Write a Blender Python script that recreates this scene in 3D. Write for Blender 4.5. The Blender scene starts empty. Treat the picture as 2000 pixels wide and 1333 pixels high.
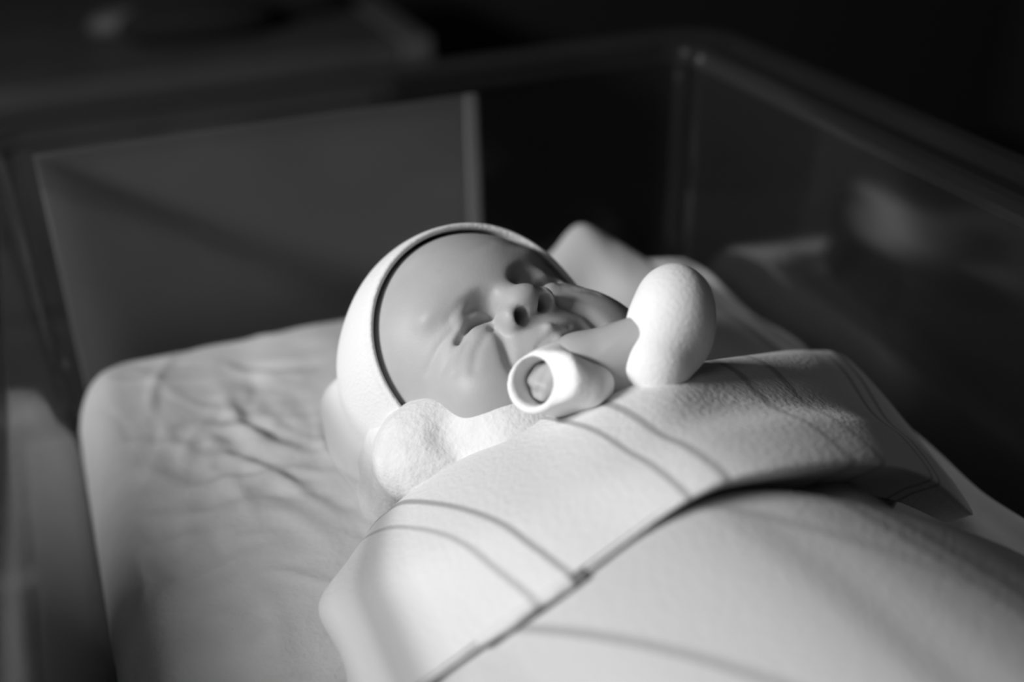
import bpy, math, random
import numpy as np
from mathutils import Vector, Matrix

# ------------------------------------------------------------------ camera, world, lights
sc = bpy.context.scene
COL = sc.collection
cam_d = bpy.data.cameras.new('camera'); cam = bpy.data.objects.new('camera', cam_d); COL.objects.link(cam)
cam.location = (-0.1578, -0.5877, 0.2975)
cam.rotation_euler = (1.069, 0.0212, -0.3863)
cam_d.sensor_width = 36.0
cam_d.lens = 2300 / 2000 * 36.0
cam_d.clip_start = 0.02
cam_d.dof.use_dof = True
cam_d.dof.focus_distance = 0.43
cam_d.dof.aperture_fstop = 3.4
sc.cycles.filter_width = 3.0
sc.camera = cam
sc.view_settings.view_transform = 'Standard'
sc.view_settings.look = 'None'
sc.view_settings.gamma = 1.0
sc.view_settings.use_curve_mapping = False
sc.view_settings.exposure = 0.0

w = bpy.data.worlds.new('world'); sc.world = w; w.use_nodes = True
w.node_tree.nodes['Background'].inputs[0].default_value = (0.5, 0.5, 0.5, 1)
w.node_tree.nodes['Background'].inputs[1].default_value = 0.02

def area(name, loc, target, sx, sy, power):
    d = bpy.data.lights.new(name, 'AREA'); d.shape = 'RECTANGLE'; d.size = sx; d.size_y = sy; d.energy = power
    o = bpy.data.objects.new(name, d); COL.objects.link(o); o.location = loc
    o.rotation_euler = (Vector(target) - Vector(loc)).to_track_quat('-Z', 'Y').to_euler()
    return o
area('window_light', (-1.05, -0.32, 0.66), (0, -0.25, 0.05), 0.55, 0.12, 17.5)
area('fill_light', (-0.7, -0.9, 1.3), (0.0, -0.25, 0), 0.5, 0.5, 1.2)  # added fill lamp at camera left, lifts the mitten and sleeve

# ------------------------------------------------------------------ materials (all grey: a black and white picture)
def mat(name, v, rough=0.8, bump=0.0, scale=400, mottle=0.0, mscale=20, spec=0.3, sheen=0.0, sss=0.0, dist=0.0008):
    m = bpy.data.materials.new(name); m.use_nodes = True
    N, Lk = m.node_tree.nodes, m.node_tree.links
    b = N['Principled BSDF']
    b.inputs['Base Color'].default_value = (v, v, v, 1)
    b.inputs['Roughness'].default_value = rough
    b.inputs['Specular IOR Level'].default_value = spec
    if sheen: b.inputs['Sheen Weight'].default_value = sheen; b.inputs['Sheen Roughness'].default_value = 0.5
    if sss:
        b.inputs['Subsurface Weight'].default_value = sss
        b.inputs['Subsurface Radius'].default_value = (0.006, 0.006, 0.006)
        b.inputs['Subsurface Scale'].default_value = 1.0
    tc = N.new('ShaderNodeTexCoord')
    if mottle:
        n = N.new('ShaderNodeTexNoise'); n.inputs['Scale'].default_value = mscale; n.inputs['Detail'].default_value = 4
        Lk.new(tc.outputs['Object'], n.inputs['Vector'])
        r = N.new('ShaderNodeMapRange'); r.inputs['From Min'].default_value = 0.3; r.inputs['From Max'].default_value = 0.7
        r.inputs['To Min'].default_value = v * (1 - mottle); r.inputs['To Max'].default_value = min(1, v * (1 + mottle))
        Lk.new(n.outputs['Fac'], r.inputs['Value']); Lk.new(r.outputs['Result'], b.inputs['Base Color'])
    if bump:
        n = N.new('ShaderNodeTexNoise'); n.inputs['Scale'].default_value = scale; n.inputs['Detail'].default_value = 3
        Lk.new(tc.outputs['Object'], n.inputs['Vector'])
        bp = N.new('ShaderNodeBump'); bp.inputs['Strength'].default_value = bump; bp.inputs['Distance'].default_value = dist
        Lk.new(n.outputs['Fac'], bp.inputs['Height']); Lk.new(bp.outputs['Normal'], b.inputs['Normal'])
    return m

def striped(name, v, stripes, vs, bump=0.6, scale=500):
    """cloth with woven stripes at fixed places across the cloth (UV.x), each (centre, half width, strength)"""
    m = mat(name, v, 0.9, bump, scale, spec=0.15, sheen=0.15)
    N, Lk = m.node_tree.nodes, m.node_tree.links
    uv = N.new('ShaderNodeUVMap'); sp = N.new('ShaderNodeSeparateXYZ'); Lk.new(uv.outputs['UV'], sp.inputs[0])
    acc = None
    for c, hw, k in stripes:
        s = N.new('ShaderNodeMath'); s.operation = 'SUBTRACT'; Lk.new(sp.outputs['X'], s.inputs[0]); s.inputs[1].default_value = c
        a = N.new('ShaderNodeMath'); a.operation = 'ABSOLUTE'; Lk.new(s.outputs[0], a.inputs[0])
        r = N.new('ShaderNodeMapRange'); r.interpolation_type = 'SMOOTHSTEP'
        r.inputs['From Min'].default_value = hw * 0.4; r.inputs['From Max'].default_value = hw * 1.5
        r.inputs['To Min'].default_value = k; r.inputs['To Max'].default_value = 0
        Lk.new(a.outputs[0], r.inputs['Value'])
        if acc is None: acc = r.outputs['Result']
        else:
            x = N.new('ShaderNodeMath'); x.operation = 'MAXIMUM'; Lk.new(acc, x.inputs[0]); Lk.new(r.outputs['Result'], x.inputs[1]); acc = x.outputs[0]
    mx = N.new('ShaderNodeMix'); mx.data_type = 'RGBA'
    mx.inputs['A'].default_value = (v, v, v, 1); mx.inputs['B'].default_value = (vs, vs, vs, 1)
    Lk.new(acc, mx.inputs['Factor']); Lk.new(mx.outputs['Result'], N['Principled BSDF'].inputs['Base Color'])
    return m

def acrylic(name, milk=0.04, tint=0.92, rough=0.14, milkv=0.5, gloss=0.24):
    m = bpy.data.materials.new(name); m.use_nodes = True
    N, Lk = m.node_tree.nodes, m.node_tree.links
    N.remove(N['Principled BSDF']); out = N['Material Output']
    tr = N.new('ShaderNodeBsdfTransparent'); tr.inputs[0].default_value = (tint, tint, tint, 1)
    gl = N.new('ShaderNodeBsdfGlossy'); gl.inputs['Roughness'].default_value = rough; gl.inputs[0].default_value = (1, 1, 1, 1)
    df = N.new('ShaderNodeBsdfDiffuse'); df.inputs[0].default_value = (milkv, milkv, milkv, 1)
    fr = N.new('ShaderNodeFresnel'); fr.inputs['IOR'].default_value = 1.3
    m1 = N.new('ShaderNodeMixShader'); m1.inputs[0].default_value = milk
    Lk.new(tr.outputs[0], m1.inputs[1]); Lk.new(df.outputs[0], m1.inputs[2])
    m2 = N.new('ShaderNodeMixShader'); ms = N.new('ShaderNodeMath'); ms.operation = 'MULTIPLY'; ms.inputs[1].default_value = gloss; Lk.new(fr.outputs[0], ms.inputs[0]); Lk.new(ms.outputs[0], m2.inputs[0]); Lk.new(m1.outputs[0], m2.inputs[1]); Lk.new(gl.outputs[0], m2.inputs[2])
    Lk.new(m2.outputs[0], out.inputs['Surface'])
    return m

M_SKIN = mat('newborn_skin', 0.42, 0.5, 0.25, 900, 0.07, 45, spec=0.35, sss=0.12, dist=0.0003)
M_DARK = mat('nostril_dark', 0.02, 0.9)
M_HAT = mat('white_knit', 0.76, 0.95, 0.5, 700, spec=0.1, sheen=0.2)
M_GOWN = mat('white_terry', 0.70, 0.95, 0.6, 500, 0.05, 130, spec=0.1, sheen=0.2, dist=0.001)
M_MITT = mat('white_cotton', 0.85, 0.9, 0.3, 600, spec=0.1, sheen=0.1)
M_SHEET = mat('cotton_sheet', 0.76, 0.9, 0.5, 350, 0.05, 60, spec=0.1, sheen=0.1)
M_MATT = mat('mattress_cover', 0.30, 0.6, 0.1, 200)
M_ACR = acrylic('clear_acrylic', 0.006, 0.88, 0.12)
M_LIP = acrylic('acrylic_edge', 0.12, 0.93, 0.3, 0.05, 0.14)
M_CARD = mat('frosted_insert', 0.17, 0.45, 0.05, 60, 0.1, 9, spec=0.3)
M_EDGE = mat('insert_edge', 0.3, 0.4, spec=0.4)
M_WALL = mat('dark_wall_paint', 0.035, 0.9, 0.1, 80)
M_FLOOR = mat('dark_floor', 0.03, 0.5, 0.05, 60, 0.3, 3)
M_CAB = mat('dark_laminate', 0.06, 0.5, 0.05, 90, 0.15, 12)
M_CABEDGE = mat('laminate_edge', 0.10, 0.5)
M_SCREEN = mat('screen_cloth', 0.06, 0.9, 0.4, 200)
M_BAG = mat('black_cloth', 0.012, 0.9, 0.6, 150)
M_METAL = mat('grey_metal', 0.25, 0.35, spec=0.6)
STR = [(0.122, 0.004, 0.5), (0.165, 0.005, 0.75), (0.405, 0.005, 0.7), (0.452, 0.006, 0.7), (0.675, 0.006, 0.7), (0.725, 0.006, 0.65), (0.93, 0.006, 0.7), (0.965, 0.006, 0.7)]
M_BLK = striped('striped_flannel', 0.66, STR, 0.22)
M_BLK2 = striped('striped_flannel_shaded', 0.54, [(0.2, 0.012, 0.6), (0.52, 0.016, 0.4), (0.8, 0.02, 0.8), (0.86, 0.02, 0.8)], 0.22)  # same flannel darkened: the lower layer's shade is put into its colour
M_BLK3 = striped('striped_flannel_under', 0.50, [(0.4, 0.05, 0.7), (0.6, 0.05, 0.5)], 0.2)

# ------------------------------------------------------------------ helpers
def link(name, me, m, parent=None):
    o = bpy.data.objects.new(name, me); COL.objects.link(o)
    if m: me.materials.append(m)
    if parent: o.parent = parent
    return o
def root(name, loc, label, cat, group=None):
    o = bpy.data.objects.new(name, None); COL.objects.link(o); o.location = loc; o.empty_display_size = 0.02
    o['label'] = label; o['category'] = cat
    if group: o['group'] = group
    bpy.context.view_layer.update()
    return o
def put(name, verts, faces, m, parent=None, smooth=True, uvs=None):
    """verts in metres, world; made local to the parent's base point"""
    v = np.asarray(verts, float)
    if parent is not None: v = v - np.array(parent.matrix_world.translation)
    me = bpy.data.meshes.new(name); me.from_pydata(v.tolist(), [], faces if isinstance(faces, list) else faces.tolist())
    if uvs is not None:
        ul = me.uv_layers.new(name='UVMap'); li = np.zeros(len(me.loops), int); me.loops.foreach_get('vertex_index', li)
        ul.data.foreach_set('uv', np.asarray(uvs)[li].ravel())
    if smooth: me.shade_smooth()
    me.update()
    o = link(name, me, m, parent)
    return o
def box(name, lo, hi, m, parent=None, bevel=0.0):
    x0, y0, z0 = lo; x1, y1, z1 = hi
    v = [(x0,y0,z0),(x1,y0,z0),(x1,y1,z0),(x0,y1,z0),(x0,y0,z1),(x1,y0,z1),(x1,y1,z1),(x0,y1,z1)]
    f = [(3,2,1,0),(4,5,6,7),(0,1,5,4),(1,2,6,5),(2,3,7,6),(3,0,4,7)]
    o = put(name, v, f, m, parent, smooth=False)
    if bevel:
        b = o.modifiers.new('bevel', 'BEVEL'); b.width = bevel; b.segments = 3
    return o

def spline(P, n, axis):
    """Catmull-Rom resampling of a control grid along one axis to n samples"""
    P = np.moveaxis(np.asarray(P, float), axis, 0); k = len(P)
    E = np.concatenate([2*P[:1]-P[1:2], P, 2*P[-1:]-P[-2:-1]])
    t = np.linspace(0, k-1-1e-9, n); i = t.astype(int); f = (t-i).reshape((-1,)+(1,)*(P.ndim-1))
    a, b, c, d = E[i], E[i+1], E[i+2], E[i+3]
    r = 0.5*((2*b)+(-a+c)*f+(2*a-5*b+4*c-d)*f*f+(-a+3*b-3*c+d)*f**3)
    return np.moveaxis(r, 0, axis)
def grid_normals(G):
    du = np.gradient(G, axis=1); dv = np.gradient(G, axis=0)
    n = np.cross(du, dv); n /= np.linalg.norm(n, axis=2)[..., None] + 1e-12
    if n[..., 2].mean() < 0: n = -n
    return n
def sheet(name, G, m, parent, thick=0.0015, uvs=None):
    """a cloth grid (rows, columns, 3) closed into a thin solid: top face, underside and hem"""
    r, c, _ = G.shape; n = grid_normals(G)
    top = G.reshape(-1, 3); bot = (G - n*thick).reshape(-1, 3)
    I = np.arange(r*c).reshape(r, c)
    q = np.stack([I[:-1,:-1], I[:-1,1:], I[1:,1:], I[1:,:-1]], -1).reshape(-1, 4)
    flip = np.cross(G[1,0]-G[0,0], G[0,1]-G[0,0])
    q2 = q[:, ::-1] + r*c
    b = np.concatenate([I[0,:], I[1:,-1], I[-1,-2::-1], I[-2:0:-1,0]]); b2 = np.roll(b, -1)
    hem = np.stack([b, b+r*c, b2+r*c, b2], -1)
    F = np.concatenate([q, q2, hem])
    UV = None if uvs is None else np.concatenate([uvs.reshape(-1, 2)]*2)
    o = put(name, np.concatenate([top, bot]), F, m, parent, uvs=UV)
    return o
RNG = np.random.RandomState(7)
def vnoise(p, scale, seed=0):
    """smooth value noise on points (…,2 or 3) through a sum of random sines"""
    rs = np.random.RandomState(seed); s = 0
    for k in range(9):
        d = rs.normal(size=p.shape[-1]); d /= np.linalg.norm(d)
        s = s + np.sin((p @ d)*scale*(0.6+0.9*rs.rand()) + rs.rand()*6.28)
    return s/4.5

# implicit surfaces -> mesh (naive surface nets on a rectilinear grid), lengths in cm
def nets(f, xs, ys, zs):
    X, Y, Z = np.meshgrid(xs, ys, zs, indexing='ij')
    D = f(X, Y, Z).astype(np.float32)
    nx, ny, nz = D.shape; S = D < 0
    cnt = np.zeros((nx-1, ny-1, nz-1), np.float32); px = cnt.copy(); py = cnt.copy(); pz = cnt.copy()
    def sl(i, j, k): return (slice(i, nx-1+i), slice(j, ny-1+j), slice(k, nz-1+k))
    C = [(i, j, k) for i in (0,1) for j in (0,1) for k in (0,1)]
    ax = [xs, ys, zs]
    for a in C:
        for d in range(3):
            if a[d]: continue
            b = list(a); b[d] = 1; b = tuple(b)
            Da, Db = D[sl(*a)], D[sl(*b)]; m = (Da < 0) != (Db < 0)
            t = np.where(m, Da/(Da-Db+1e-20), 0)
            base = [xs[a[0]:nx-1+a[0]][:,None,None], ys[a[1]:ny-1+a[1]][None,:,None], zs[a[2]:nz-1+a[2]][None,None,:]]
            st = np.diff(ax[d]).reshape([-1 if q == d else 1 for q in range(3)])
            for q, acc in enumerate((px, py, pz)):
                acc += np.where(m, base[q] + (t*st if q == d else 0), 0)
            cnt += m
    act = cnt > 0; idx = -np.ones(cnt.shape, np.int64); idx[act] = np.arange(act.sum())
    V = np.stack([px[act]/cnt[act], py[act]/cnt[act], pz[act]/cnt[act]], -1)
    F = []
    for d in range(3):
        a = [slice(None)]*3; b = [slice(None)]*3; a[d] = slice(0, -1); b[d] = slice(1, None)
        Sa, Sb = S[tuple(a)], S[tuple(b)]; u, v = [q for q in range(3) if q != d]
        ch = Sa != Sb
        e = np.argwhere(ch); e = e[(e[:,u] > 0) & (e[:,v] > 0) & (e[:,u] < D.shape[u]-1) & (e[:,v] < D.shape[v]-1)]
        if not len(e): continue
        def g(ou, ov):
            q = e.copy(); q[:,u] += ou; q[:,v] += ov; return idx[q[:,0], q[:,1], q[:,2]]
        quad = np.stack([g(-1,-1), g(0,-1), g(0,0), g(-1,0)], -1)
        ins = Sa[e[:,0], e[:,1], e[:,2]]
        fl = ins if d != 1 else ~ins
        quad[~fl] = quad[~fl][:, ::-1]
        F.append(quad)
    return V, np.concatenate(F)
def relax(V, F, it=2, lam=0.5):
    E = np.concatenate([F[:, [0,1]], F[:, [1,2]], F[:, [2,3]], F[:, [3,0]]]); E = np.concatenate([E, E[:, ::-1]])
    for _ in range(it):
        s = np.zeros_like(V); n = np.bincount(E[:,0], minlength=len(V)).astype(float)
        for q in range(3): s[:,q] = np.bincount(E[:,0], V[E[:,1],q], minlength=len(V))
        V = V*(1-lam) + lam*s/n[:,None]
    return V
def smin(a, b, k):
    h = np.clip(0.5+0.5*(b-a)/k, 0, 1); return b*(1-h)+a*h-k*h*(1-h)
def smax(a, b, k): return -smin(-a, -b, k)
def ell(p, c, r):
    q = [(p[i]-c[i])/r[i] for i in range(3)]; q2 = [(p[i]-c[i])/r[i]**2 for i in range(3)]
    k0 = np.sqrt(q[0]**2+q[1]**2+q[2]**2); k1 = np.sqrt(q2[0]**2+q2[1]**2+q2[2]**2)+1e-6
    return k0*(k0-1)/k1
def cap(p, a, b, ra, rb=None):
    if rb is None: rb = ra
    a = np.array(a, float); b = np.array(b, float); d = b-a; L = d@d
    h = np.clip(sum((p[i]-a[i])*d[i] for i in range(3))/L, 0, 1)
    return np.sqrt(sum((p[i]-a[i]-h*d[i])**2 for i in range(3))) - (ra+(rb-ra)*h)
def rng(a, b, s): return np.arange(a, b+s, s)

# ------------------------------------------------------------------ the room (dark, out of focus)
def struct(o): o['kind'] = 'structure'; return o
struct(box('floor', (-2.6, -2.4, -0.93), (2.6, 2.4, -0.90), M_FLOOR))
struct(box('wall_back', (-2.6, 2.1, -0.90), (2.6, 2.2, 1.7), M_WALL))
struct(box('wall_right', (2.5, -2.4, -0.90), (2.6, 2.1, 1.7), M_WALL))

# ------------------------------------------------------------------ bassinet: clear tub
BX, HB, FL = 0.186, 0.118, 0.003           # half width at sheet level, rim height, flare
YB, YF = 0.006, -0.74
bas = root('bassinet', (0, -0.35, -0.07), 'clear acrylic hospital bassinet tub around the baby', 'bassinet')
def rrect(x0, x1, y0, y1, r, n=10):
    pts = []
    for cx, cy, a0 in ((x1-r, y1-r, 0), (x0+r, y1-r, 90), (x0+r, y0+r, 180), (x1-r, y0+r, 270)):
        for k in range(n+1):
            a = math.radians(a0+90*k/n); pts.append((cx+r*math.cos(a), cy+r*math.sin(a)))
    return pts
def loft(rings):
    n = len(rings[0]); V = [p for r in rings for p in r]; F = []
    for i in range(len(rings)-1):
        for j in range(n):
            k = (j+1) % n; F.append((i*n+j, i*n+k, (i+1)*n+k, (i+1)*n+j))
    return V, F
def ring(off, z, r, left=None):
    return [(x, y, z) for x, y in rrect(-BX-(off if left is None else left), BX+off, YF-off, YB+off, r)]
prof_in = [(-0.030, -0.058, 0.012), (-0.016, -0.056, 0.016), (-0.006, -0.046, 0.018), (-0.003, -0.02, 0.018), (0, 0.0, 0.018), (FL, HB-0.006, 0.018)]
rings = [ring(*p) for p in prof_in] + [ring(a+0.004, b, c+0.002) for a, b, c in reversed(prof_in[1:])] + [ring(-0.03, -0.062, 0.012)]
V, F = loft(rings)
n = len(rings[0]); F.append(tuple(range(n))[::-1]); F.append(tuple(range(len(V)-n, len(V))))
put('tub', V, F, M_ACR, bas).data.set_sharp_from_angle(angle=0.3)
lip = [(FL-0.0005, HB-0.010, .018), (FL, HB-0.002, .018), (FL+0.002, HB+0.001, .019), (FL+0.040, HB-0.001, .034, FL+.010), (FL+0.043, HB-0.003, .036, FL+.012), (FL+0.043, HB-0.014, .036, FL+.012), (FL+0.040, HB-0.014, .034, FL+.0105), (FL+0.0395, HB-0.005, .034, FL+.010), (FL+0.005, HB-0.004, .021), (FL+0.0045, HB-0.010, .021)]
rings = [ring(*p) for p in lip]; rings.append(rings[0])
V, F = loft(rings); rim_ = put('rim', V, F, M_LIP, bas); rim_.data.set_sharp_from_angle(angle=0.9); rim_['label'] = 'thick rolled rim of the tub'
# moulded corner posts, where the two walls meet and the plastic is thick
for cx in (-1, 1):
    o = cx*(BX-0.0035); rr = []
    for z in np.linspace(-0.01, HB-0.008, 8):
        f = FL*(z/HB)
        rr.append([(o+cx*f+0.0042*math.cos(a), YB-0.004+f+0.0042*math.sin(a), z) for a in np.linspace(0, 6.283, 13)[:-1]])
    V, F = loft(rr); F.append(tuple(range(12))[::-1]); F.append(tuple(range(84, 96)))
    put('corner_post', V, F, M_LIP, bas)
# frosted insert on the head wall, with its thick right edge
ix1 = 0.055
box('insert_panel', (-0.172, YB+0.0125, -0.045), (ix1, YB+0.0155, HB-0.016), M_CARD, bas, 0.001)
box('insert_edge', (ix1, YB+0.0115, -0.045), (ix1+0.009, YB+0.0165, HB-0.016), M_EDGE, bas, 0.002)
# base tray / cart under the tub
box('cart_top', (-0.21, -0.76, -0.075), (0.21, 0.03, -0.064), M_CAB, bas, 0.004)
for sx in (-1, 1):
    for sy in (-0.72, -0.01):
        rr = [[(sx*0.19+0.012*math.cos(a), sy+0.012*math.sin(a), z) for a in np.linspace(0, 6.283, 17)[:-1]] for z in (-0.86, -0.075)]
        V, F = loft(rr); F += [tuple(range(16))[::-1], tuple(range(16, 32))]
        lg = put('leg', V, F, M_METAL, bas)
        th = np.linspace(0, 6.283, 21)[:-1]
        rr = [[(sx*0.19+dx, sy+r_*math.cos(a), -0.875+r_*math.sin(a)) for a in th] for dx, r_ in ((-0.012, 0.012), (-0.01, 0.025), (0.01, 0.025), (0.012, 0.012))]
        V, F = loft(rr); F += [tuple(range(20))[::-1], tuple(range(60, 80))]
        wv = np.array(V) - np.array(bas.matrix_world.translation)
        me = bpy.data.meshes.new('wheel'); me.from_pydata(wv.tolist(), [], F); me.shade_smooth(); link('wheel', me, M_BAG, lg)

# ------------------------------------------------------------------ mattress and crumpled sheet
def slab(nx, ny, x0, x1, y0, y1, rc, re, ztop, zbot, extra):
    """rounded slab: grid over a rounded rectangle, dropping over a quarter-ellipse edge"""
    U, W = np.meshgrid(np.linspace(-1, 1, nx), np.linspace(-1, 1, ny))
    X = (x0+x1)/2 + U*(x1-x0)/2; Y = (y0+y1)/2 + W*(y1-y0)/2
    hx, hy = (x1-x0)/2, (y1-y0)/2
    qx = np.abs(X-(x0+x1)/2)-(hx-rc); qy = np.abs(Y-(y0+y1)/2)-(hy-rc)
    d = np.sqrt(np.maximum(qx,0)**2+np.maximum(qy,0)**2)+np.minimum(np.maximum(qx,qy),0)-rc
    # pull outside corners in
    sx, sy = np.sign(X-(x0+x1)/2), np.sign(Y-(y0+y1)/2)
    g = np.maximum(d, 0); L = np.sqrt(np.maximum(qx,0)**2+np.maximum(qy,0)**2)+1e-9
    X = X - sx*g*np.maximum(qx,0)/L; Y = Y - sy*g*np.maximum(qy,0)/L; d = np.minimum(d, 0)
    e = np.clip((d+re)/re, 0, 1)
    Z = ztop - (ztop-zbot)*(1-np.sqrt(np.maximum(1-e**2.4, 0)))
    return X, Y, Z + extra(X, Y)*(1-e**2)
ridges = []
def seg_ridges(X, Y):
    h = 0*X
    for (ax, ay, bx, by, wd, am) in RIDGES:
        dx, dy = bx-ax, by-ay; L = dx*dx+dy*dy
        t = ((X-ax)*dx+(Y-ay)*dy)/L; tc = np.clip(t, 0, 1)
        off = 0.12*math.sqrt(L)*np.sin(tc*3.1+ax*90)
        nx_, ny_ = -dy/math.sqrt(L), dx/math.sqrt(L)
        px_, py_ = X-ax-tc*dx-nx_*off, Y-ay-tc*dy-ny_*off
        r2 = px_**2+py_**2
        h = h + am*np.exp(-r2/(2*wd*wd))*np.sin(np.pi*np.clip(tc*0.9+0.05, 0, 1))
    return h
RIDGES = []
rs = np.random.RandomState(11)
for k in range(90):
    cx, cy = -0.105+rs.normal()*0.03, -0.13+rs.normal()*0.065
    a = rs.choice([2.4, 2.0, 0.15, -0.3, 1.2])+rs.normal()*0.25; L = 0.015+0.03*rs.rand()
    RIDGES.append((cx-L*math.cos(a), cy-L*math.sin(a), cx+L*math.cos(a), cy+L*math.sin(a), 0.0014+0.0024*rs.rand(), (0.0004+0.0009*rs.rand())*rs.choice([1, 1, -0.8])))
for (a, b, c, d_) in ((-0.115, -0.045, -0.085, -0.135), (-0.135, -0.10, -0.08, -0.135), (-0.13, -0.13, -0.075, -0.185), (-0.14, -0.15, -0.085, -0.165), (-0.105, -0.04, -0.06, -0.07)):
    RIDGES.append((a, b, c, d_, 0.0035, 0.0030)); RIDGES.append((a+0.006, b+0.004, c+0.006, d_+0.004, 0.003, -0.0022))
mat_r = root('mattress', (0, -0.37, -0.052), 'thin bassinet mattress under the crumpled sheet', 'mattress')
X, Y, Z = slab(60, 110, -0.1765, 0.1765, -0.725, -0.005, 0.03, 0.02, -0.008, -0.045, lambda x, y: 0*x)
G = np.stack([X, Y, Z], -1); r_, c_, _ = G.shape
I = np.arange(r_*c_).reshape(r_, c_); q = np.stack([I[:-1,:-1], I[:-1,1:], I[1:,1:], I[1:,:-1]], -1).reshape(-1, 4)
B = G.copy(); B[..., 2] = -0.051
b = np.concatenate([I[0,:], I[1:,-1], I[-1,-2::-1], I[-2:0:-1,0]]); b2 = np.roll(b, -1)
put('mattress_pad', np.concatenate([G.reshape(-1,3), B.reshape(-1,3)]), np.concatenate([q, q[:, ::-1]+r_*c_, np.stack([b, b+r_*c_, b2+r_*c_, b2], -1)]), M_MATT, mat_r)
X, Y, Z = slab(230, 380, -0.180, 0.180, -0.730, -0.001, 0.034, 0.024, -0.0015, -0.044,
    lambda x, y: seg_ridges(x, y) + 0.0012*vnoise(np.stack([x, y], -1), 55, 3) + 0.0006*vnoise(np.stack([x, y], -1), 160, 5))
Z = Z + 0.013*np.exp(-((X-0.167)/0.011)**2)*np.clip((-0.012-Y)/0.03, 0, 1)*(0.8+0.2*np.sin(Y*70)) + 0.004*np.exp(-((X-0.150)/0.006)**2)*np.clip((-0.03-Y)/0.05, 0, 1)
sh = sheet('bed_sheet', np.stack([X, Y, Z], -1), M_SHEET, None, 0.0012)
sh['label'] = 'crumpled white cotton sheet covering the bassinet mattress'; sh['category'] = 'sheet'

# ------------------------------------------------------------------ the baby
HC = np.array([-1.81, -20.2, 6.22]); HS = 0.998
def euler(rx, ry, rz):
    return np.array(Matrix.Rotation(rz, 3, 'Z') @ Matrix.Rotation(ry, 3, 'Y') @ Matrix.Rotation(rx, 3, 'X'))
HR = euler(-2.79, -3.0282, -2.7606)
def to_head(X, Y, Z):
    q = (X-HC[0], Y-HC[1], Z-HC[2])
    return [(q[0]*HR[0,i]+q[1]*HR[1,i]+q[2]*HR[2,i])/HS for i in range(3)]
def from_head(v): return HC + HS*(HR @ np.array(v, float))
def skull(p):
    d = ell(p, (0, 1.0, -0.9), (4.85, 4.75, 5.8))
    d = smin(d, ell(p, (0, -1.6, 1.1), (3.9, 3.6, 3.2)), 1.0)
    return d
def head_sdf(p):
    x, y, z = p; ax = np.abs(x); m = (ax, y, z)
    d = skull(p)
    d = smin(d, ell(m, (2.35, -2.3, 2.55), (1.75, 1.7, 1.6)), 0.8)          # cheeks
    d = smin(d, ell(m, (2.2, -3.2, 1.4), (1.7, 1.5, 1.6)), 0.8)             # jowls
    d = smin(d, ell(p, (0, -4.0, 3.1), (1.1, 0.9, 0.9)), 0.6)               # chin
    d = smin(d, ell(p, (0, -4.7, 1.4), (2.4, 1.3, 1.8)), 0.6)
    d = smin(d, ell(p, (3.0, -3.3, 2.3), (1.6, 1.5, 1.5)), 0.8)             # far cheek pushed out by the wrap
    d = smin(d, ell(m, (1.5, 0.85, 3.6), (1.5, 0.5, 0.65)), 0.5)            # brow
    d = smax(d, -ell(m, (1.20, -0.38, 4.62), (0.78, 0.55, 1.12)), 0.45)      # sockets, deepest beside the nose
    d = smin(d, ell(m, (1.62, -0.22, 3.34), (0.95, 0.50, 0.70)), 0.2)        # upper lid
    d = smin(d, ell(m, (1.62, -0.82, 3.30), (0.98, 0.46, 0.70)), 0.2)        # lower lid
    n = cap(p, (0, 0.35, 3.80), (0, -0.95, 4.45), 0.48, 0.60)                 # nose
    n = smin(n, ell(p, (0, -1.20, 4.72), (0.80, 0.60, 0.62)), 0.25)
    n = smin(n, ell(m, (0.86, -1.42, 4.42), (0.52, 0.54, 0.60)), 0.2)
    d = smin(d, n, 0.28)
    d = smin(d, ell(p, (0, -2.6, 3.65), (1.45, 0.95, 0.85)), 0.4)            # muzzle
    d = smax(d, -cap(p, (0, -1.95, 4.65), (0, -2.35, 4.65), 0.10), 0.15)
    d = smin(d, cap(m, (0, -2.62, 4.42), (0.95, -2.85, 4.0), 0.24, 0.10), 0.12)   # lips
    d = smin(d, cap(m, (0, -3.15, 4.25), (0.85, -2.95, 3.9), 0.26, 0.10), 0.12)
    d = smax(d, -cap(m, (0, -2.88, 4.65), (0.9, -2.92, 4.25), 0.08, 0.05), 0.08)
    def groove(pts, wd, dp, q=None):
        q = q or m; e = 9e9
        for (x0, y0), (x1, y1) in zip(pts[:-1], pts[1:]):
            dx, dy = x1-x0, y1-y0; t = np.clip(((q[0]-x0)*dx+(q[1]-y0)*dy)/(dx*dx+dy*dy), 0, 1)
            e = np.minimum(e, (q[0]-x0-t*dx)**2+(q[1]-y0-t*dy)**2)
        return dp*np.exp(-e/(2*wd*wd))*(z > 0.5)
    g = groove([(0.75, -0.62), (1.35, -0.50), (1.9, -0.50), (2.6, -0.68)], 0.085, 0.75)   # closed lids
    g = g + groove([(2.4, -0.60), (3.0, -0.85), (3.7, -1.1)], 0.08, 0.14) + groove([(2.4, -0.95), (3.0, -1.25), (3.6, -1.65)], 0.09, 0.13)
    g = g + groove([(1.0, -1.08), (1.7, -1.22), (2.6, -1.60), (3.2, -2.1)], 0.11, 0.17) + groove([(2.5, -0.25), (3.1, -0.25), (3.7, -0.4)], 0.09, 0.10)
    g = g + groove([(0.9, 0.15), (1.6, 0.32), (2.4, 0.15)], 0.10, 0.12) + groove([(-1.2, 1.9), (0, 1.75), (1.2, 1.9)], 0.16, 0.05, p)
    g = g + groove([(1.35, -1.25), (1.5, -1.8), (2.0, -2.7), (2.1, -3.4)], 0.17, 0.55)   # nasolabial fold
    d = d + g*0.36
    d = smax(d, -cap(m, (0.66, -2.05, 5.10), (0.45, -1.10, 4.00), 0.37, 0.28), 0.07)      # nostrils
    return d
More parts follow.
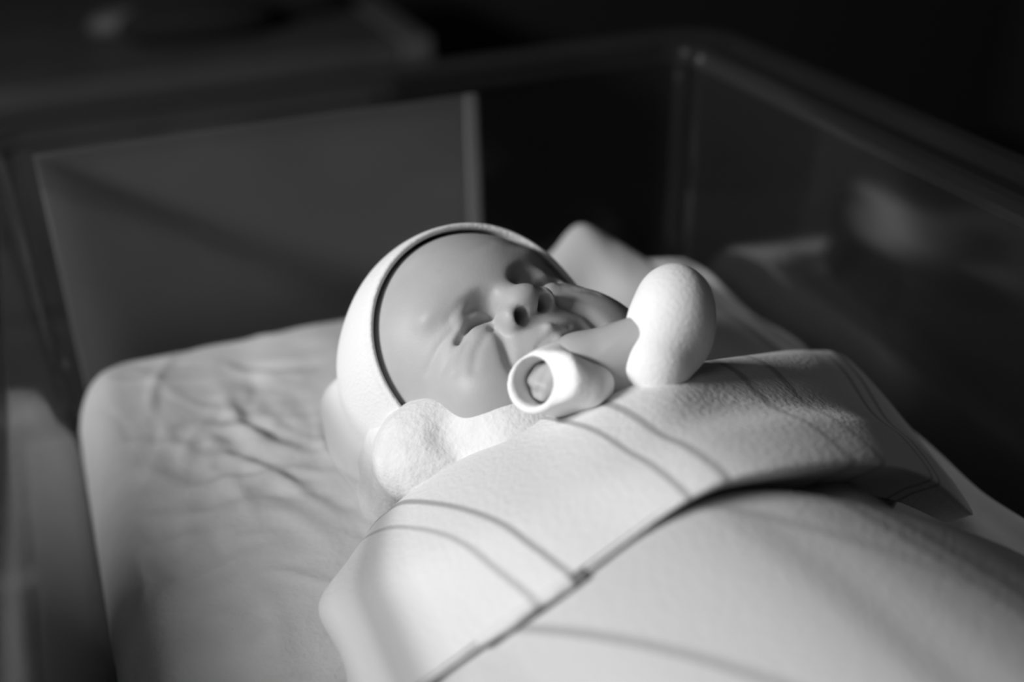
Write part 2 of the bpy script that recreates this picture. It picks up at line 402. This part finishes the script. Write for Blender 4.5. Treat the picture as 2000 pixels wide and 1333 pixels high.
C0 = np.array((-2.80, -27.55, 9.60)); AX = np.array((0.80, 0.43, -0.42)); AX /= np.linalg.norm(AX)
def body_sdf(X, Y, Z):
    W = (X, Y, Z)
    hp = to_head(X, Y, Z)
    d = head_sdf(hp)*HS
    nk = from_head((0, -3.2, -0.8))
    d = smin(d, cap(W, nk, (2.2, -25.0, 4.2), 2.5, 2.8), 1.0)
    d = smin(d, ell(W, (3.2, -29.5, 4.2), (4.6, 6.2, 3.5)), 1.5)       # chest
    d = smin(d, ell(W, (3.6, -36.0, 4.2), (4.3, 5.6, 3.5)), 1.5)       # belly
    # near arm: shoulder, elbow, wrist, fist in the cuff
    S1, E1, W1 = (-1.0, -25.2, 4.3), (1.8, -30.3, 5.6), (0.8, -26.6, 8.2)
    d = smin(d, cap(W, S1, E1, 1.7, 1.25), 0.8); d = smin(d, cap(W, E1, W1, 1.2, 0.75), 0.4)
    # curled fingers and thumb of the near hand, seen end-on inside the cuff
    fx = np.cross(AX, (0, 0, 1.0)); fx /= np.linalg.norm(fx); fy = np.cross(fx, AX)
    hand = cap(W, C0+AX*2.2, C0+AX*1.35, 0.66)
    for o_, r_, dz_ in ((-0.52, 0.22, 0.05), (-0.18, 0.25, -0.06), (0.18, 0.25, -0.04), (0.50, 0.22, 0.10)):
        hand = smin(hand, cap(W, C0+AX*(0.95+dz_)+fx*o_+fy*0.34, C0+AX*(0.72+dz_)+fx*o_-fy*0.10, r_), 0.06)
        hand = smin(hand, cap(W, C0+AX*(0.72+dz_)+fx*o_-fy*0.10, C0+AX*(1.05+dz_)+fx*o_-fy*0.42, r_*0.95), 0.06)
    hand = smin(hand, cap(W, C0+AX*1.0-fx*0.45-fy*0.50, C0+AX*0.70+fx*0.10-fy*0.46, 0.23, 0.20), 0.05)
    d = smin(d, hand, 0.2)
    # far arm: shoulder, elbow, wrist; the hand is inside the mitten
    S2, E2 = (6.0, -24.5, 4.8), (3.2, -29.0, 6.4)
    d = smin(d, cap(W, S2, E2, 1.7, 1.25), 0.8)
    d = smin(d, cap(W, E2, FW, 1.2, 0.95), 0.4)
    d = smin(d, cap(W, FW, FH, 0.95, 0.9), 0.4)
    # thighs and shins, drawn up
    for s in (-1, 1):
        hip = (3.6+s*1.9, -39.5, 3.8); kn = (3.8+s*2.8, -45.0, 4.6); an = (4.2+s*1.2, -50.5, 3.0)
        d = smin(d, cap(W, hip, kn, 2.3, 1.7), 1.0); d = smin(d, cap(W, kn, an, 1.6, 1.0), 0.6)
        d = smin(d, cap(W, an, (an[0]+0.3*s, an[1]-2.6, an[2]+2.6), 0.95, 0.75), 0.4)
    return d
FW = np.array((-0.82, -26.93, 9.60)); FH = np.array((1.75, -27.97, 10.60))
def gx(a, b, f0, f1, fine, coarse):
    return np.concatenate([np.arange(a, f0, coarse), np.arange(f0, f1, fine), np.arange(f1, b+coarse, coarse)])
baby = root('person', (0.0, -0.185, 0.004), 'newborn baby lying on its back with scrunched closed eyes, wearing a white knit hat', 'person')
xs = gx(-8, 16, -7.0, 5.4, 0.085, 0.3); ys = gx(-57, -9, -27.5, -12.0, 0.085, 0.35); zs = gx(-1, 13.5, 3.0, 12.3, 0.085, 0.25)
V, F = nets(body_sdf, xs, ys, zs); V = relax(V, F, 2, 0.5)
put('body', V/100, F, M_SKIN, baby)['label'] = 'bare face and wrist of the baby'
# hat: a knitted shell round the skull, open at the face
NX, NY, NZ, ND = -0.12, -0.44, 0.90, 1.55
def hat_sdf(X, Y, Z):
    p = to_head(X, Y, Z); s = skull(p)
    g = NX*p[0]+NY*p[1]+NZ*p[2]-ND
    out = s-0.42; out = np.minimum(out, 99)
    t = s-0.16
    d = smax(out, g, 0.22)
    # hood part that hangs down to the sheet on the near side
    W = (X, Y, Z)
    hd = cap(W, (-6.51, -16.89, 3.40), (-7.32, -21.12, 2.20), 1.5, 1.1)
    hd = smin(hd, cap(W, (-7.32, -21.12, 2.20), (-7.38, -22.62, 2.00), 1.1, 0.9), 0.5)
    d = smin(d, smax(hd, s-1.7, 0.2), 0.6)
    d = smax(d, -t, 0.1)
    d = smax(d, -cap(p, (-4.9, -5.2, 0.2), (4.9, -5.2, 0.2), 2.4), 0.5) if False else d
    return d + 0.03*vnoise(np.stack([X, Y, Z], -1), 1.6, 4)
V, F = nets(hat_sdf, rng(-9.5, 5.5, 0.14), rng(-25, -10, 0.14), rng(-0.6, 12, 0.14)); V = relax(V, F, 2)
hat = put('hat', V/100, F, M_HAT, baby)
hat['label'] = 'white knit newborn hat'
# rolled hem round the face opening
pts = []
for a in np.linspace(0, 2*math.pi, 161)[:-1]:
    # point on the skull offset surface lying in the rim plane
    c0 = np.array([0, NY*ND, NZ*ND]) / (NY*NY+NZ*NZ)
    nn0 = np.array([NX, NY, NZ]); e1 = np.cross((0, 1.0, 0), nn0); e1 /= np.linalg.norm(e1); e2 = np.cross(nn0, e1); dr = e1*math.cos(a)+e2*math.sin(a)
    lo, hi = 0.5, 9.0
    for _ in range(30):
        md = (lo+hi)/2; q = c0+dr*md
        if skull([q[0], q[1], q[2]])-0.30 < 0: lo = md
        else: hi = md
    pts.append(c0+dr*lo)
pts = np.array(pts); tang = np.roll(pts, -1, 0)-np.roll(pts, 1, 0); V = []; F = []
nrm = np.array([NX, NY, NZ])/np.linalg.norm([NX, NY, NZ])
for i, (q, t) in enumerate(zip(pts, tang)):
    t = t/np.linalg.norm(t); o1 = np.cross(t, nrm); o1 /= np.linalg.norm(o1)
    for k in range(10):
        a = 2*math.pi*k/10
        V.append(from_head(q + 0.12*math.cos(a)*o1 + 0.16*math.sin(a)*nrm)/100)
for i in range(160):
    for k in range(10):
        F.append((i*10+k, i*10+(k+1) % 10, ((i+1) % 160)*10+(k+1) % 10, ((i+1) % 160)*10+k))
put('hat_brim', V, F, M_HAT, baby)
# gown shoulder beside the cheek
def gown_sdf(X, Y, Z):
    W = (X, Y, Z)
    d = ell(W, (-4.57, -23.71, 5.00), (2.9, 2.2, 2.2))
    d = smin(d, ell(W, (-5.57, -21.47, 3.40), (2.0, 2.0, 2.6)), 1.2)
    d = smin(d, ell(W, (-2.77, -25.44, 5.80), (2.2, 2.2, 1.9)), 1.0)
    d = smin(d, ell(W, (-4.75, -21.95, 2.00), (2.8, 2.5, 2.2)), 1.2)
    a, b = np.array((-5.17, -24.96, 6.60)), np.array((-4.24, -26.49, 6.80)); e = b-a; L = e[0]**2+e[1]**2
    t = np.clip(((X-a[0])*e[0]+(Y-a[1])*e[1])/L, 0, 1); r2 = (X-a[0]-t*e[0])**2+(Y-a[1]-t*e[1])**2
    d = d + 0.28*np.exp(-r2/(2*0.36**2))
    t2 = ((X-(-6.86, -21.89, 4.50)[0])*e[0]+(Y-(-6.86, -21.89, 4.50)[1])*e[1])/math.sqrt(L)
    d = d + 0.10*np.exp(-(t2/0.25)**2)
    return d + 0.10*vnoise(np.stack([X, Y, Z], -1), 1.3, 8) + 0.02*vnoise(np.stack([X, Y, Z], -1), 7, 9)
V, F = nets(gown_sdf, rng(-10, 4, 0.14), rng(-31, -17, 0.14), rng(-0.8, 9, 0.14)); V = relax(V, F, 1)
put('gown', V/100, F, M_GOWN, baby)['label'] = 'white terry gown shoulder next to the cheek'
# cuffed sleeve of the near arm, open end towards the camera's left
def sleeve_sdf(X, Y, Z):
    W = (X, Y, Z)
    h = sum((W[i]-C0[i])*AX[i] for i in range(3))
    d = cap(W, C0-AX*0.1, C0+AX*3.4, 0.98, 1.45)
    d = smin(d, cap(W, C0+AX*1.0+np.array((0,0,0.35)), (-0.76, -27.62, 9.00), 0.8, 0.9), 0.5)
    d = smin(d, cap(W, (-2.72, -27.37, 10.20), (-0.86, -26.59, 9.80), 0.42, 0.5), 0.35)
    d = smin(d, cap(W, (-0.86, -26.59, 9.80), (-0.67, -27.84, 9.40), 0.5, 0.6), 0.35)
    d = smin(d, cap(W, (-1.97, -28.11, 9.90), (-1.13, -28.40, 9.50), 0.85, 0.6), 0.5)
    d = smax(d, -h, 0.12)
    cuff = np.sqrt((np.sqrt(np.maximum(sum((W[i]-C0[i]-h*AX[i])**2 for i in range(3)), 0))-0.90)**2+(h-0.10)**2)-0.15
    d = smin(d, cuff, 0.12)
    d = smax(d, -cap(W, C0-AX*1.0, C0+AX*2.0, 0.80), 0.1)
    return d + 0.06*vnoise(np.stack([X, Y, Z], -1), 3.0, 2)
V, F = nets(sleeve_sdf, rng(-5, 5, 0.1), rng(-30, -22, 0.1), rng(4, 12.5, 0.1)); V = relax(V, F, 1)
put('sleeve', V/100, F, M_MITT, baby)['label'] = 'white cotton sleeve with an open rolled cuff'
# mitten on the raised far hand
MA, MB = np.array((1.53, -28.26, 9.90)), np.array((2.76, -26.99, 11.20))
def mitt_sdf(X, Y, Z):
    W = (X, Y, Z)
    d = cap(W, MA, MB, 1.25, 1.32)
    d = smin(d, ell(W, (MA+MB)/2+np.array((0.25, 0, 0)), (1.5, 1.4, 1.85)), 0.5)
    d = smax(d, -cap(W, (-0.20, -29.99, 11.20), (2.22, -29.72, 12.20), 0.05), 0.25)
    return d + 0.03*vnoise(np.stack([X, Y, Z], -1), 2.2, 6)
V, F = nets(mitt_sdf, rng(-3, 7, 0.1), rng(-33, -22, 0.1), rng(5, 14, 0.1)); V = relax(V, F, 1)
put('mitten', V/100, F, M_MITT, baby)['label'] = 'white cotton scratch mitten on the raised hand'

# ------------------------------------------------------------------ striped receiving blanket
def line_uv(G, lines):
    """UV.x across the cloth from straight woven lines (value, start, end) seen from above"""
    X, Y = G[..., 0], G[..., 1]; D = []; U = []
    for u, a, b in lines:
        dx, dy = b[0]-a[0], b[1]-a[1]; L = math.hypot(dx, dy); D.append(((Y-a[1])*dx-(X-a[0])*dy)/L); U.append(u)
    sg = 1 if D[0].mean() > 0 else -1
    if abs(D[0].mean()) < abs(D[-1].mean()): sg = -1 if D[-1].mean() > 0 else 1
    if len(lines) and D[0].mean() < D[-1].mean(): sg = -1
    D = [d*sg for d in D]                    # positive once the line has been passed
    u = U[0] + D[0]*0.03
    for i in range(len(D)-1):
        m = D[i] >= 0; t = D[i]/np.maximum(np.abs(D[i])+np.abs(D[i+1]), 1e-6)
        inside = m & (D[i+1] < 0)
        u = np.where(inside, U[i]+(U[i+1]-U[i])*t, u)
    u = np.where(D[-1] >= 0, U[-1]+0.03*D[-1], u)
    return np.stack([u, 0*u], -1)
blk = root('swaddling_blanket', (0.04, -0.33, 0.0), 'white flannel receiving blanket with thin dark stripes, swaddled around the baby', 'blanket')
up = np.array([(-7.86, -22.26, 0.60),(-7.70, -23.75, 2.60),(-7.04, -25.21, 4.50),(-5.44, -25.71, 5.60),(-3.52, -26.39, 6.80),(-1.84, -26.59, 7.50),(0.14, -27.00, 8.50),(2.39, -27.32, 8.80),(5.46, -25.78, 7.70),(8.87, -24.20, 6.30),(11.93, -22.81, 5.00),(14.39, -21.98, 3.80),(15.17, -23.38, 2.50)])
mi = np.array([(-9.68, -26.42, 0.30),(-10.72, -26.98, 2.20),(-9.72, -29.19, 4.40),(-7.85, -30.72, 6.20),(-5.62, -31.72, 7.80),(-3.85, -31.98, 8.60),(-1.88, -32.17, 9.30),(0.29, -31.75, 9.60),(3.15, -30.81, 8.90),(6.38, -29.79, 7.70),(9.62, -28.59, 6.20),(12.05, -28.51, 4.60),(14.06, -28.93, 2.50)])
lo = np.array([(-11.02, -31.13, 0.60),(-10.37, -33.08, 3.00),(-9.34, -34.52, 5.00),(-7.27, -34.99, 6.50),(-5.26, -35.48, 8.00),(-3.19, -35.43, 9.00),(-1.65, -35.51, 9.80),(-0.20, -35.53, 10.20),(1.52, -35.52, 10.10),(4.05, -35.09, 9.30),(6.89, -34.38, 8.00),(9.62, -33.49, 6.00),(13.16, -32.02, 2.50)])
hd_ = np.array((-0.3, 1.0, 0.0))
k_ = np.array([0.3,0.3,0.35,0.35,0.35,0.4,0.6,.9,1,1,1,.8,.5])[:,None]
tuck_u = up + np.array((0.15, 0.55, -0.9))*np.minimum(k_+0.3, 1)
rows = [tuck_u, up, 0.5*(up+mi)+np.array((0,0.05,0.35))*k_, mi, 0.5*(mi+lo)+np.array((0,-0.05,0.25))*k_, lo, lo+(hd_*0.30+np.array((0,0,-0.60)))*k_, lo+(hd_*1.0+np.array((0,0,-1.3)))*k_, lo+(hd_*1.7+np.array((0,0,-2.2)))*k_]
G = np.stack(rows)
G = spline(spline(G, 96, 0), 260, 1)
rr_, cc_ = G.shape[:2]
T, S = np.meshgrid(np.linspace(0, 1, rr_), np.linspace(0, 1, cc_), indexing='ij')
nn = grid_normals(G)
fold = 0.10*np.sin(S*26+T*3)*np.exp(-((T-0.3)/0.25)**2)*0.5 + 0.05*vnoise(np.stack([S*14, T*4], -1), 2.0, 12)
G = G + nn*(fold*np.clip(S*8, 0, 1))[..., None]
UV = line_uv(G, [(0.0, (-10.30, -26.12, 1.00), (-9.49, -33.95, 4.60)), (0.122, (-8.15, -26.11, 4.00), (-6.03, -35.08, 7.40)), (0.165, (-7.21, -25.32, 4.40), (-4.99, -35.24, 8.00)), (0.405, (-1.96, -26.64, 7.50), (-1.52, -34.69, 9.80)),
    (0.452, (-0.84, -26.79, 8.00), (-0.27, -34.84, 9.90)), (0.675, (4.91, -26.82, 8.30), (4.64, -34.50, 8.80)), (0.725, (7.13, -25.93, 7.50), (6.33, -33.95, 8.00)), (1.0, (14.35, -23.36, 3.60), (10.54, -32.84, 5.20))])
jl = int(round(5/8*(rr_-1))); UV[jl+1:, :, 0] = UV[jl:jl+1, :, 0]
sheet('folded_flap', G/100, M_BLK, blk, 0.0016, UV)['label'] = 'wide turned-over band across the chest'
cr = np.array([(-10.64, -30.61, 0.40),(-9.15, -34.38, 4.70),(-7.08, -34.91, 6.30),(-5.06, -35.38, 7.80),(-2.93, -35.24, 8.80),(-1.23, -35.13, 9.20),(0.20, -35.02, 9.10),(1.81, -35.27, 8.90),(3.83, -35.60, 8.30),(6.10, -35.79, 7.30),(8.55, -36.01, 6.00),(11.21, -36.28, 4.30),(15.68, -35.74, 0.60)])
rows = [cr+np.array((0.1,0.9,-3.2)), cr+np.array((0.05,0.45,-0.9)), cr, cr+np.array((0.4,-3,0.35)), cr+np.array((0.9,-7,0.4)), cr+np.array((1.4,-12,0.0)), cr+np.array((1.9,-17,-1.2)), cr*np.array((1,1,0.4))+np.array((2.2,-21,0.0))]
G = np.stack(rows); G[:, 0, 2] = np.minimum(G[:, 0, 2], 0.5); G[:, :, 2] = np.maximum(G[:, :, 2], 0.25)
G = spline(spline(G, 120, 0), 220, 1)
rr_, cc_ = G.shape[:2]
T, S = np.meshgrid(np.linspace(0, 1, rr_), np.linspace(0, 1, cc_), indexing='ij')
nn = grid_normals(G); G = G + nn*(0.12*vnoise(np.stack([S*5, T*5], -1), 1.6, 21)*np.clip(T*4, 0, 1))[..., None]
UV = line_uv(G, [(0.0, (-7.60, -37.32, 6.00), (-1.65, -44.20, 9.00)), (0.2, (-6.70, -35.13, 6.60), (-2.48, -42.34, 9.50)), (0.52, (-0.86, -35.35, 9.20), (2.03, -38.15, 9.20)), (0.8, (3.75, -37.12, 8.60), (4.81, -42.06, 8.60)), (1.0, (8.12, -36.89, 6.40), (9.00, -39.88, 6.00))])
sheet('wrapped_layer', G/100, M_BLK2, blk, 0.003, UV)['label'] = 'blanket layer wrapped around the body below the band'
# under layer of the blanket, spread behind the head and the mitten
ol = np.array([(7.02, -4.15, 2.00),(7.54, -5.67, 3.40),(9.23, -5.55, 4.60),(10.84, -6.55, 3.80),(11.93, -9.22, 3.20),(12.74, -14.13, 3.00),(14.08, -16.23, 2.80),(14.67, -19.24, 2.60),(15.14, -23.30, 2.20),(15.09, -26.83, 2.00)])
rows = [ol*np.array((1,1,0.1))+np.array((0.5,0.4,0.25)), ol*np.array((1,1,0.6))+np.array((0.3,0.2,0)), ol, np.array([(4.10, -10.43, 3.00),(5.79, -9.11, 3.20),(8.37, -8.53, 3.60),(9.46, -9.92, 3.40),(9.98, -12.31, 3.20),(10.22, -17.37, 3.60),(10.69, -20.11, 3.80),(11.49, -22.55, 3.60),(12.15, -25.41, 3.00),(12.09, -29.42, 3.00)]),
    np.array([(2.64, -12.54, 1.50),(4.18, -12.12, 1.50),(6.62, -11.07, 1.60),(8.02, -12.31, 1.60),(8.04, -15.01, 1.80),(9.15, -18.90, 2.20),(9.66, -21.56, 2.20),(10.14, -24.02, 2.20),(10.75, -26.47, 2.00),(10.68, -30.20, 2.00)])]
G = spline(spline(np.stack(rows), 50, 0), 160, 1); rr_, cc_ = G.shape[:2]
G[..., 1] = np.minimum(G[..., 1], -0.3)
T, S = np.meshgrid(np.linspace(0, 1, rr_), np.linspace(0, 1, cc_), indexing='ij')
G = G + grid_normals(G)*(0.1*vnoise(np.stack([S*14, T*3], -1), 1.6, 31))[..., None]
UV = line_uv(G, [(0.0, (10.52, -14.43, 3.50), (10.24, -20.41, 3.80)), (0.4, (12.36, -14.50, 3.20), (12.36, -19.65, 3.50)), (0.6, (13.45, -14.88, 3.00), (13.91, -19.47, 3.00)), (1.0, (16.53, -13.95, 2.00), (16.91, -21.00, 2.00))])
sheet('under_layer', G/100, M_BLK3, blk, 0.0025, UV)['label'] = 'loose edge of the blanket spread behind the head'

# ------------------------------------------------------------------ background furniture, dark and blurred
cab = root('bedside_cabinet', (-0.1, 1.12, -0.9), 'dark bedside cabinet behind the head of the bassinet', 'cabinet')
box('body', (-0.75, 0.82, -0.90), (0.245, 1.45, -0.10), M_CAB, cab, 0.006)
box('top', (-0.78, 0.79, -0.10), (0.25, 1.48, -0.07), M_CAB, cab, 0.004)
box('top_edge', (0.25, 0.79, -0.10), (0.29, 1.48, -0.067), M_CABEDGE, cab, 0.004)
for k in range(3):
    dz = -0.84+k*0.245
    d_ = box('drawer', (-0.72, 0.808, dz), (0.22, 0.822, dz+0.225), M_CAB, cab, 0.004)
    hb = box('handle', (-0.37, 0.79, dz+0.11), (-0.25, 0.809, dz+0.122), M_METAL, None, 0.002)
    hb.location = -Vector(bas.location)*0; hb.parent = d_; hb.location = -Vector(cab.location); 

scr = root('added_shade_screen', (-0.47, -0.52, -0.9), 'unseen dark cloth screen added left of the bassinet to shade the mattress', 'screen')  # added out of view, blocks light from the mattress's lower left
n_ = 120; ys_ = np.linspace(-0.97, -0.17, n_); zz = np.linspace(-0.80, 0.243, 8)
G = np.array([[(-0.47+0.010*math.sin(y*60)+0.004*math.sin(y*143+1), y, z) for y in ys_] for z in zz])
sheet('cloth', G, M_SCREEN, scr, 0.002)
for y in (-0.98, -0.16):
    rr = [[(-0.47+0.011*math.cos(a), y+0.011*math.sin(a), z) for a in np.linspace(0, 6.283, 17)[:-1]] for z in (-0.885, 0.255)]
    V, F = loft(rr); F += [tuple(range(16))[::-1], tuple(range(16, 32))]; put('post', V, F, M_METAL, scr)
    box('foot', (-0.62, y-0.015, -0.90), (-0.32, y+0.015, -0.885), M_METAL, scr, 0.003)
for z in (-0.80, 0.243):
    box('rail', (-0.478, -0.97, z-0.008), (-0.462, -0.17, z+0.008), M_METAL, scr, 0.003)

# black bag lying on the cabinet, with a paler folded cloth beside it
def bag_sdf(X, Y, Z):
    W = (X, Y, Z)
    d = ell(W, (3.0, 92.5, -5.0), (10.0, 3.6, 3.0))
    d = smin(d, ell(W, (14.0, 99.0, -5.0), (10.0, 3.6, 3.0)), 3.0) + 0.4*vnoise(np.stack([X, Y, Z], -1), 0.45, 41)
    return np.maximum(d, -(Z+6.75))
V, F = nets(bag_sdf, rng(-12, 28, 0.7), rng(85, 106, 0.7), rng(-9, 4, 0.5)); V = relax(V, F, 2)
bg = put('cloth_bag', V/100, F, M_BAG); bg['label'] = 'crumpled black cloth bag on the dark cabinet top'; bg['category'] = 'bag'
def towel_sdf(X, Y, Z):
    W = (X, Y, Z)
    d = ell(W, (-5.0, 98.0, -5.4), (5.0, 2.6, 2.0)) + 0.25*vnoise(np.stack([X, Y, Z], -1), 0.6, 43)
    return np.maximum(d, -(Z+6.75))
V, F = nets(towel_sdf, rng(-13, 3, 0.4), rng(93, 103, 0.4), rng(-8, -2, 0.4)); V = relax(V, F, 2)
tw = put('folded_towel', V/100, F, M_CABEDGE); tw['label'] = 'small grey folded towel lying beside the black bag'; tw['category'] = 'towel'
